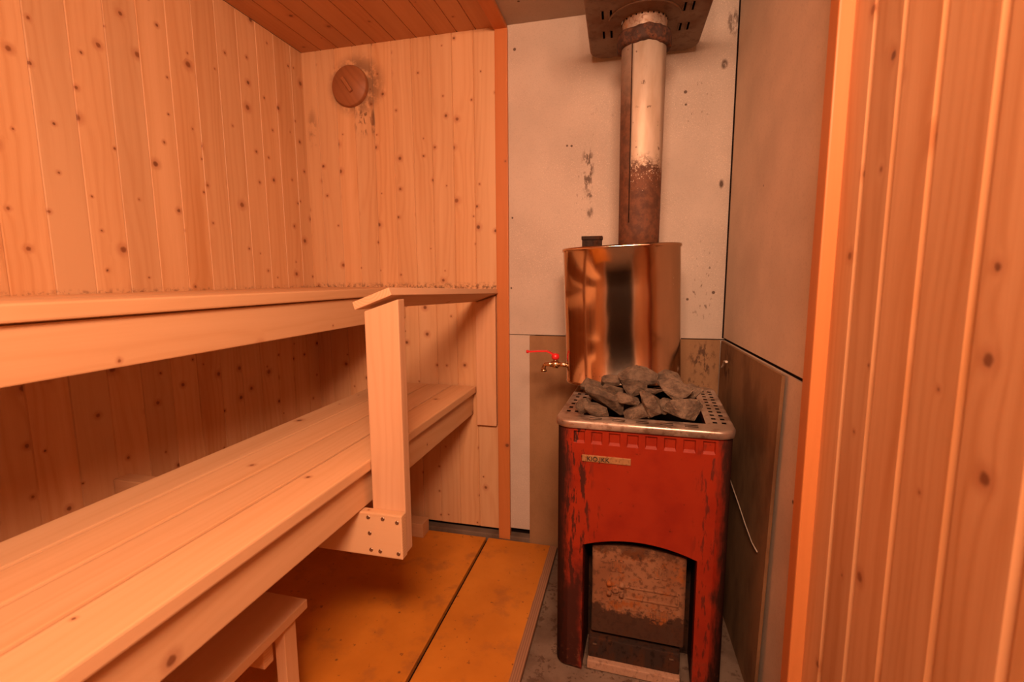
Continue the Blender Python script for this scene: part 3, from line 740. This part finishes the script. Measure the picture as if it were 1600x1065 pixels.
# fire door
DX, DXR, DZ0, DZ1, DY = -.124, .127, .112, .372, .030
m = MB(); bm = m.bm
xd = [DX + (DXR - DX)*i/12 for i in range(13)]
def dz(x):
    t = (x - (DX + DXR)/2)/((DXR - DX)/2); return DZ1 + .012*(1 - t*t)
fr = [bm.verts.new((x, DY, dz(x))) for x in xd]; fb = [bm.verts.new((x, DY, DZ0)) for x in xd]
br = [bm.verts.new((x, DY + .014, dz(x))) for x in xd]; bb = [bm.verts.new((x, DY + .014, DZ0)) for x in xd]
for i in range(12):
    for a, b in ((fr, fb), (br, bb), (fr, br), (fb, bb)): bm.faces.new((a[i], a[i+1], b[i+1], b[i]))
for i in (0, 12): bm.faces.new((fr[i], br[i], bb[i], fb[i]))
bmesh.ops.bevel(bm, geom=[e for e in bm.edges if e.calc_length() > 0 and all(abs(v.co.y - DY) < 1e-5 for v in e.verts) and (all(v in (fb[0], fb[12], fr[0], fr[12]) for v in e.verts))], offset=.003, segments=2, affect='EDGES')
door = m.build('fire_door', M['door_iron'], sv, local=True); tag(door, 'rusty iron fire door')
for (x0, z0, n_v) in ((-.072, .305, 2), (.045, .302, 2), (-.074, .185, 2), (.040, .178, 3)):
    m = MB()
    for k in range(n_v):
        x = x0 + .021*k
        for a, b in (((x, z0), (x + .014, z0 + .004)), ((x, z0 + .030), (x + .014, z0 + .034)), ((x, z0), (x + .0035, z0 + .034)), ((x + .0105, z0), (x + .014, z0 + .034))):
            m.box((a[0], DY - .003, a[1]), (b[0], DY + .002, b[1]), .0008)
    m.build('vent_boss', M['door_iron'], door, local=True)
m = MB()
for sx in (-.017, .017):
    for sz in (-.014, .014): m.lathe([(.008, DY), (.007, DY - .008), (.0, DY - .010)], (-.058 + sx, 0, .252 + sz), 'y', 14, cap=False)
m.lathe([(.010, DY), (.010, DY - .007), (.006, DY - .010), (.003, DY - .006)], (-.058, 0, .252), 'y', 14)
m.box((-.078, DY - .004, .246), (-.038, DY, .258), .001); m.box((-.064, DY - .004, .236), (-.052, DY, .268), .001)
m.build('latch', M['door_iron'], door, local=True)
m = MB()
m.box((-.03, DY - .004, .262), (.112, DY + .001, .267), .001); m.box((-.03, DY - .004, .230), (.112, DY + .001, .235), .001); m.box((.108, DY - .004, .230), (.112, DY + .001, .267), .001)
m.build('bar', M['door_iron'], door, local=True)
# ash drawer
m = MB(); m.box((-.131, .026, .030), (.120, .06, .092), .003); ad = m.build('ash_drawer', M['dark_iron'], sv, local=True)
m = MB(); m.box((-.132, .010, .004), (.121, .05, .030), .003); tag(m.build('lip', M['lip'], ad, local=True), 'pale dusty lip')
for x in (-.112, .098):
    m = MB(); m.box((x - .006, .0225, .072), (x + .006, .027, .077), .001); m.build('rivet', M['steel'], ad, local=True)

# ------------------------------------------------------------------ water tank with tap
TC = Vector((-.022, 1.600, 0)); TB, TTOP, TR_ = .764, 1.198, .184
tk = empty('water_tank', (TC.x, TC.y, TB), 'shiny round steel water tank fitted round the flue above the stones', 'water tank')
tmx = Matrix.Rotation(R(-2.0), 4, 'Y')
m = MB()
h_ = TTOP - TB
TA, TBB = TR_, .118
def oval(off, z, n=96):
    r = []
    for k in range(n):
        a = 2*math.pi*k/n; c, d_ = math.cos(a), math.sin(a)
        x = math.copysign(abs(c)**(2/2.6), c)*(TA + off); y = math.copysign(abs(d_)**(2/2.6), d_)*(TBB + off)
        r.append(m.bm.verts.new(tmx @ Vector((x, y, z)) + Vector((TC.x, TC.y, TB))))
    return r
prof = [(-.004, 0), (0, .003), (0, .010), (-.0015, .012), (-.0015, h_*.35), (-.0015, h_*.7), (-.0015, h_ - .012), (.0015, h_ - .009), (.0025, h_ - .005), (.001, h_), (-.006, h_ - .001), (-.008, h_ - .006)]
rgs = [oval(o, z) for o, z in prof]
for ra, rb in zip(rgs, rgs[1:]):
    for k in range(96):
        f = m.bm.faces.new((ra[k], ra[(k+1) % 96], rb[(k+1) % 96], rb[k])); f.smooth = True
m.bm.faces.new(rgs[0][::-1]); m.bm.faces.new(rgs[-1])
shell = m.build('shell', M['tank'], tk)
m = MB(); m.lathe([(.062, .60), (.062, TB + .004)], (.0175, 1.63, 0), 'z', 40); m.build('flue_stub', M['dark_iron'], tk)
m = MB(); m.box((-.168, 1.675, 1.185), (-.102, 1.705, 1.232), .002); m.box((-.170, 1.670, 1.228), (-.100, 1.709, 1.240), .002); m.build('filler_lid', M['dark_iron'], tk)
m = MB()
ty, tz = 1.585, .812
m.tube([(-.195, ty, tz), (-.240, ty, tz)], .0085, 14)
m.tube([(-.232, ty, tz), (-.234, ty, tz), (-.252, ty, tz), (-.254, ty, tz)], [.010, .0135, .0135, .010], 14)
m.tube([(-.252, ty, tz), (-.264, ty, tz), (-.276, ty, tz - .001), (-.281, ty, tz - .006), (-.283, ty, tz - .014), (-.283, ty, tz - .020)], [.010, .0085, .0075, .0075, .0075, .008], 12)
m.lathe([(.0105, tz - .026), (.0105, tz - .019)], (-.283, ty, 0), 'z', 14)
m.lathe([(.007, tz + .008), (.007, tz + .018)], (-.243, ty, 0), 'z', 12)
tp = m.build('tap', M['brass'], tk)
m = MB()
m.lathe([(.0115, tz + .017), (.0135, tz + .024), (.012, tz + .034), (.004, tz + .037)], (-.243, ty, 0), 'z', 18)
lv = [(-.243, tz + .030), (-.262, tz + .040), (-.272, tz + .044), (-.30, tz + .043), (-.338, tz + .040)]
for (xa, za), (xb, zb) in zip(lv, lv[1:]):
    vs = [m.bm.verts.new(p) for p in ((xa, ty - .008, za - .0025), (xa, ty + .008, za - .0025), (xa, ty + .008, za + .0025), (xa, ty - .008, za + .0025), (xb, ty - .008, zb - .0025), (xb, ty + .008, zb - .0025), (xb, ty + .008, zb + .0025), (xb, ty - .008, zb + .0025))]
    for f in ((0, 1, 2, 3), (7, 6, 5, 4), (0, 4, 5, 1), (1, 5, 6, 2), (2, 6, 7, 3), (3, 7, 4, 0)): m.bm.faces.new([vs[i] for i in f])
m.lathe([(.004, tz + .035), (.0045, tz + .040), (.004, tz + .045)], (-.339, ty, 0), 'z', 12)
tag(m.build('lever', M['redplastic'], tp), 'red tap lever')

# ------------------------------------------------------------------ flue pipe and ceiling shield
PX, PY = .0175, 1.63
fl = empty('flue_pipe', (PX, PY, 1.196), 'stained steel flue pipe rising from the tank to the ceiling', 'pipe')
m = MB(); m.lathe([(.063, 1.196), (.0635, 1.25), (.0655, 1.55), (.067, 1.82)], (PX, PY, 0), 'z', 56); m.build('pipe', M['flue'], fl)
m = MB(); m.tube([(PX - .032, PY - .0575, 1.27), (PX - .033, PY - .0590, 1.55), (PX - .034, PY - .060, 1.80)], .0016, 6); m.build('seam', M['dark_iron'], fl)
m = MB(); bm = m.bm
m.lathe([(.066, 1.790), (.078, 1.792), (.081, 1.800), (.081, 1.822), (.078, 1.832), (.066, 1.838)], (PX, PY, 0), 'z', 72, cap=False)
for v in bm.verts:
    a = math.atan2(v.co.y - PY, v.co.x - PX); k = math.sin(7*a)*.0012 + math.sin(13*a + 1)*.0010 + math.sin(31*a)*.0006
    v.co.x += math.cos(a)*k; v.co.y += math.sin(a)*k; v.co.z += math.sin(5*a + 2)*.0018 + math.sin(17*a)*.0008
tag(m.build('collar', M['collar'], fl), 'rusty dark collar')
m = MB(); m.lathe([(.066, 1.825), (.0655, 1.858), (.0665, 1.862), (.0665, 1.872)], (PX, PY, 0), 'z', 56, cap=False)
m.lathe([(.0645, 1.86), (.0645, 2.05)], (PX, PY, 0), 'z', 40, cap=False)
slv = m.build('sleeve', M['sleeve'], fl)
for k in range(12):
    a = R(190 + k*14.5); m = MB(); m.lathe([(.0026, .0), (.002, -.0016)], (0, 0, 0), 'y', 8)
    for v in m.bm.verts: v.co = Matrix.Rotation(a + R(90), 3, 'Z') @ v.co + Vector((PX + .0665*math.cos(a), PY + .0665*math.sin(a), 1.867))
    m.build('rivet_hole', M['cavity'], slv)

sh = empty('ceiling_shield', (.024, 1.57, 1.87), 'dark metal heat shield plate with slots below ceiling around flue', 'heat shield', R(1.5))
m = MB(); bm = m.bm
SH = .172; y0, y1 = -.40, .275; zz = .0; sr = .045
sl = [(-.128, -.005), (-.104, -.005), (-.128, .115), (-.104, .115), (.104, .0), (.127, .0), (.104, .115), (.127, .115), (-.128, -.17), (-.104, -.17), (.104, -.17), (.127, -.17)]
sl = [(x - .003, x + .003, y - .028, y + .018) for x, y in sl]
hx0, hx1, hy0, hy1 = -SH, SH, y0, y1
ox, oy = PX - .024, PY - 1.57
xs_ = cuts([v for s_ in sl for v in s_[:2]] + [hx0 + sr, hx1 - sr, ox - .08, ox + .08], hx0, hx1)
ys_ = cuts([v for s_ in sl for v in s_[2:]] + [hy0 + sr, hy1 - sr, oy - .08, oy + .08], hy0, hy1)
for a, b in zip(xs_, xs_[1:]):
    for c, d in zip(ys_, ys_[1:]):
        mx_, my_ = (a + b)/2, (c + d)/2
        if any(s_[0] < mx_ < s_[1] and s_[2] < my_ < s_[3] for s_ in sl): continue
        if (mx_ < hx0 + sr or mx_ > hx1 - sr) and (my_ < hy0 + sr or my_ > hy1 - sr): continue
        if abs(mx_ - ox) < .08 and abs(my_ - oy) < .08: continue
        bm.faces.new([bm.verts.new((x, y, 0)) for x, y in ((a, c), (a, d), (b, d), (b, c))])
# square patch with a round hole for the pipe
ring = [(ox + .0675*math.cos(2*math.pi*k/48), oy + .0675*math.sin(2*math.pi*k/48)) for k in range(48)]
def sqp(k):
    c_, s_ = math.cos(2*math.pi*k/48), math.sin(2*math.pi*k/48); t_ = .08/max(abs(c_), abs(s_)); return (ox + c_*t_, oy + s_*t_)
for k in range(48):
    a, b = sqp(k), sqp((k+1) % 48); c, d = ring[(k+1) % 48], ring[k]
    bm.faces.new([bm.verts.new((x, y, 0)) for x, y in (a, b, c, d)])
for cx, cy, a0 in ((hx0 + sr, hy0 + sr, 180), (hx1 - sr, hy0 + sr, 270), (hx1 - sr, hy1 - sr, 0), (hx0 + sr, hy1 - sr, 90)):
    pts = arc(cx, cy, sr, a0, a0 + 90, 8); bm.faces.new([bm.verts.new((cx, cy, 0))] + [bm.verts.new((x, y, 0)) for x, y in pts])
base = arc(hx0 + sr, hy0 + sr, sr, 180, 270, 8) + arc(hx1 - sr, hy0 + sr, sr, 270, 360, 8) + arc(hx1 - sr, hy1 - sr, sr, 0, 90, 8) + arc(hx0 + sr, hy1 - sr, sr, 90, 180, 8)
rg = [[bm.verts.new((x + nx*o, y + ny*o, z)) for (x, y), (nx, ny) in zip(base, nn)] for o, z in ((0, 0), (.003, .0006), (.006, .004), (.007, .009), (.007, .035))]
for a, b in zip(rg, rg[1:]):
    for i in range(len(base)):
        f = bm.faces.new((a[i], b[i], b[(i+1) % len(base)], a[(i+1) % len(base)])); f.smooth = True
bmesh.ops.remove_doubles(bm, verts=bm.verts, dist=.0001)
shp = m.build('plate', M['shield'], sh, local=True)
for s_ in sl:
    m = MB(); m.box((s_[0] - .004, s_[2], -.0025), (s_[0] - .0005, s_[3], .0), .0008)
    m.build('slot_flange', M['shield'], shp, local=True)
m = MB(); m.tube([(ox + .105*math.cos(R(a)), oy - .02 + .105*math.sin(R(a)), -.001) for a in range(190, 351, 8)], .003, 8); m.build('raised_ring', M['shield'], shp, local=True)
m = MB()
for lo_, hi_ in (((-SH, y0, .028), (ox - .07, y1, .034)), ((ox + .07, y0, .028), (SH, y1, .034)), ((ox - .07, y0, .028), (ox + .07, oy - .07, .034)), ((ox - .07, oy + .07, .028), (ox + .07, y1, .034))): m.box(lo_, hi_)
m.build('slot_blackout', M['cavity'], sh, local=True)  # unseen black plate added above the slots to keep them dark
for sx in (-1, 1):
    m = MB(); m.box((sx*.15 - .008, -.06, .034), (sx*.15 + .008, -.04, ZC - 1.87), .001); m.build('hanger', M['shield'], sh, local=True)

# ------------------------------------------------------------------ sauna stones
CI = CM
def bpt(u, v, y):
    d = CI.to_3x3() @ Vector(((u - 800)/F_PX, -(v - 532.5)/F_PX, -1)); t = y/d.y; return Vector((0, 0, CAM_H)) + d*t
def stone_mesh(seed, flat=.75, n=16):
    rs = random.Random(seed); b = bmesh.new()
    for i in range(n):
        while True:
            v = Vector((rs.uniform(-1, 1), rs.uniform(-1, 1), rs.uniform(-1, 1)))
            if .3 < v.length < 1: break
        v.normalize(); v *= rs.uniform(.88, 1.08)
        v = Vector([max(-.82, min(.82, c)) for c in v])
        b.verts.new(v)
    r = bmesh.ops.convex_hull(b, input=b.verts)
    bmesh.ops.delete(b, geom=[v for v in b.verts if not v.link_faces], context='VERTS')
    bmesh.ops.dissolve_limit(b, angle_limit=R(14), verts=b.verts, edges=b.edges)
    bmesh.ops.bevel(b, geom=b.edges[:], offset=.055, segments=1, affect='EDGES')
    bmesh.ops.triangulate(b, faces=b.faces[:])
    bmesh.ops.subdivide_edges(b, edges=b.edges[:], cuts=1, use_grid_fill=True)
    for v in b.verts:
        v.co += Vector((rs.uniform(-1, 1), rs.uniform(-1, 1), rs.uniform(-1, 1)))*.03
    bmesh.ops.recalc_face_normals(b, faces=b.faces[:])
    return b
def stone(u, v, y, w_, h_, roll, label, seed, dep=None, dz_=0.0):
    c = bpt(u, v, y); c.z += dz_
    k = (c - Vector((0, 0, CAM_H))).length/F_PX*.97
    b = stone_mesh(seed)
    bmesh.ops.scale(b, verts=b.verts, vec=Vector((w_*k/2*1.15, (dep if dep else h_*k*.55), h_*k/2*1.2)))
    bmesh.ops.rotate(b, verts=b.verts, cent=(0, 0, 0), matrix=Matrix.Rotation(R(roll), 3, 'Y'))
    bmesh.ops.rotate(b, verts=b.verts, cent=(0, 0, 0), matrix=Matrix.Rotation(R(YAW*.5), 3, 'Z'))
    me = bpy.data.meshes.new('sauna_stone'); b.to_mesh(me); b.free(); me.materials.append(M['stone'])
    o = bpy.data.objects.new('sauna_stone', me); col.objects.link(o); o.location = c
    return tag(o, label, 'stone', 'stones heaped on the stove')
ST = [
 (945, 624, 1.325, 82, 30, 27, 'long flat grey stone sloping down at front left of the heap', .036),
 (953, 594, 1.385, 40, 17, -6, 'small flat stone left of the pointed top stone, lying under the tank', .03),
 (955, 607, 1.36, 42, 17, 6, 'dark wedge stone just under the small flat stone left of the peak', .03),
 (996, 590, 1.385, 62, 40, 8, 'large pointed grey stone forming the peak of the heap', .035),
 (986, 609, 1.345, 52, 21, -10, 'flat light topped stone in front of the pointed peak stone', .032),
 (980, 623, 1.325, 44, 18, 14, 'small dark stone in shadow at the very middle of the heap', .03),
 (1022, 628, 1.315, 50, 46, -12, 'blocky upright stone at the front middle of the heap', .036),
 (1054, 609, 1.36, 60, 30, 16, 'broad grey stone behind the big right hand front stone', .035),
 (1068, 638, 1.315, 62, 36, 4, 'largest boulder at the front right corner of the heap', .04),
 (1047, 590, 1.40, 40, 22, 8, 'small stone against the tank at back right of the heap', .028),
 (1020, 608, 1.35, 34, 14, -4, 'small thin stone resting between peak and blocky front stone', .026),
 (996, 642, 1.315, 46, 26, -16, 'low triangular stone at front rim left of the blocky stone', .03),
 (932, 641, 1.315, 44, 22, 12, 'dark low stone beneath the long sloping stone at front', .03),
 (913, 634, 1.325, 26, 28, 30, 'small stone wedged in the front left corner of the rim', .024),
 (925, 600, 1.385, 40, 20, 8, 'grey stone at back left where the tank meets the rim', .028),
 (1046, 634, 1.335, 34, 26, 0, 'dark stone in the gap left of the largest boulder', .03),
 (1082, 612, 1.40, 34, 24, -10, 'half hidden stone at the right end of the heap by the rim', .028),
]
for k, (u, v, y, w_, h_, ro, lab, dep) in enumerate(ST): stone(u, v, y, w_, h_, ro, lab, 100 + k*7, dep)
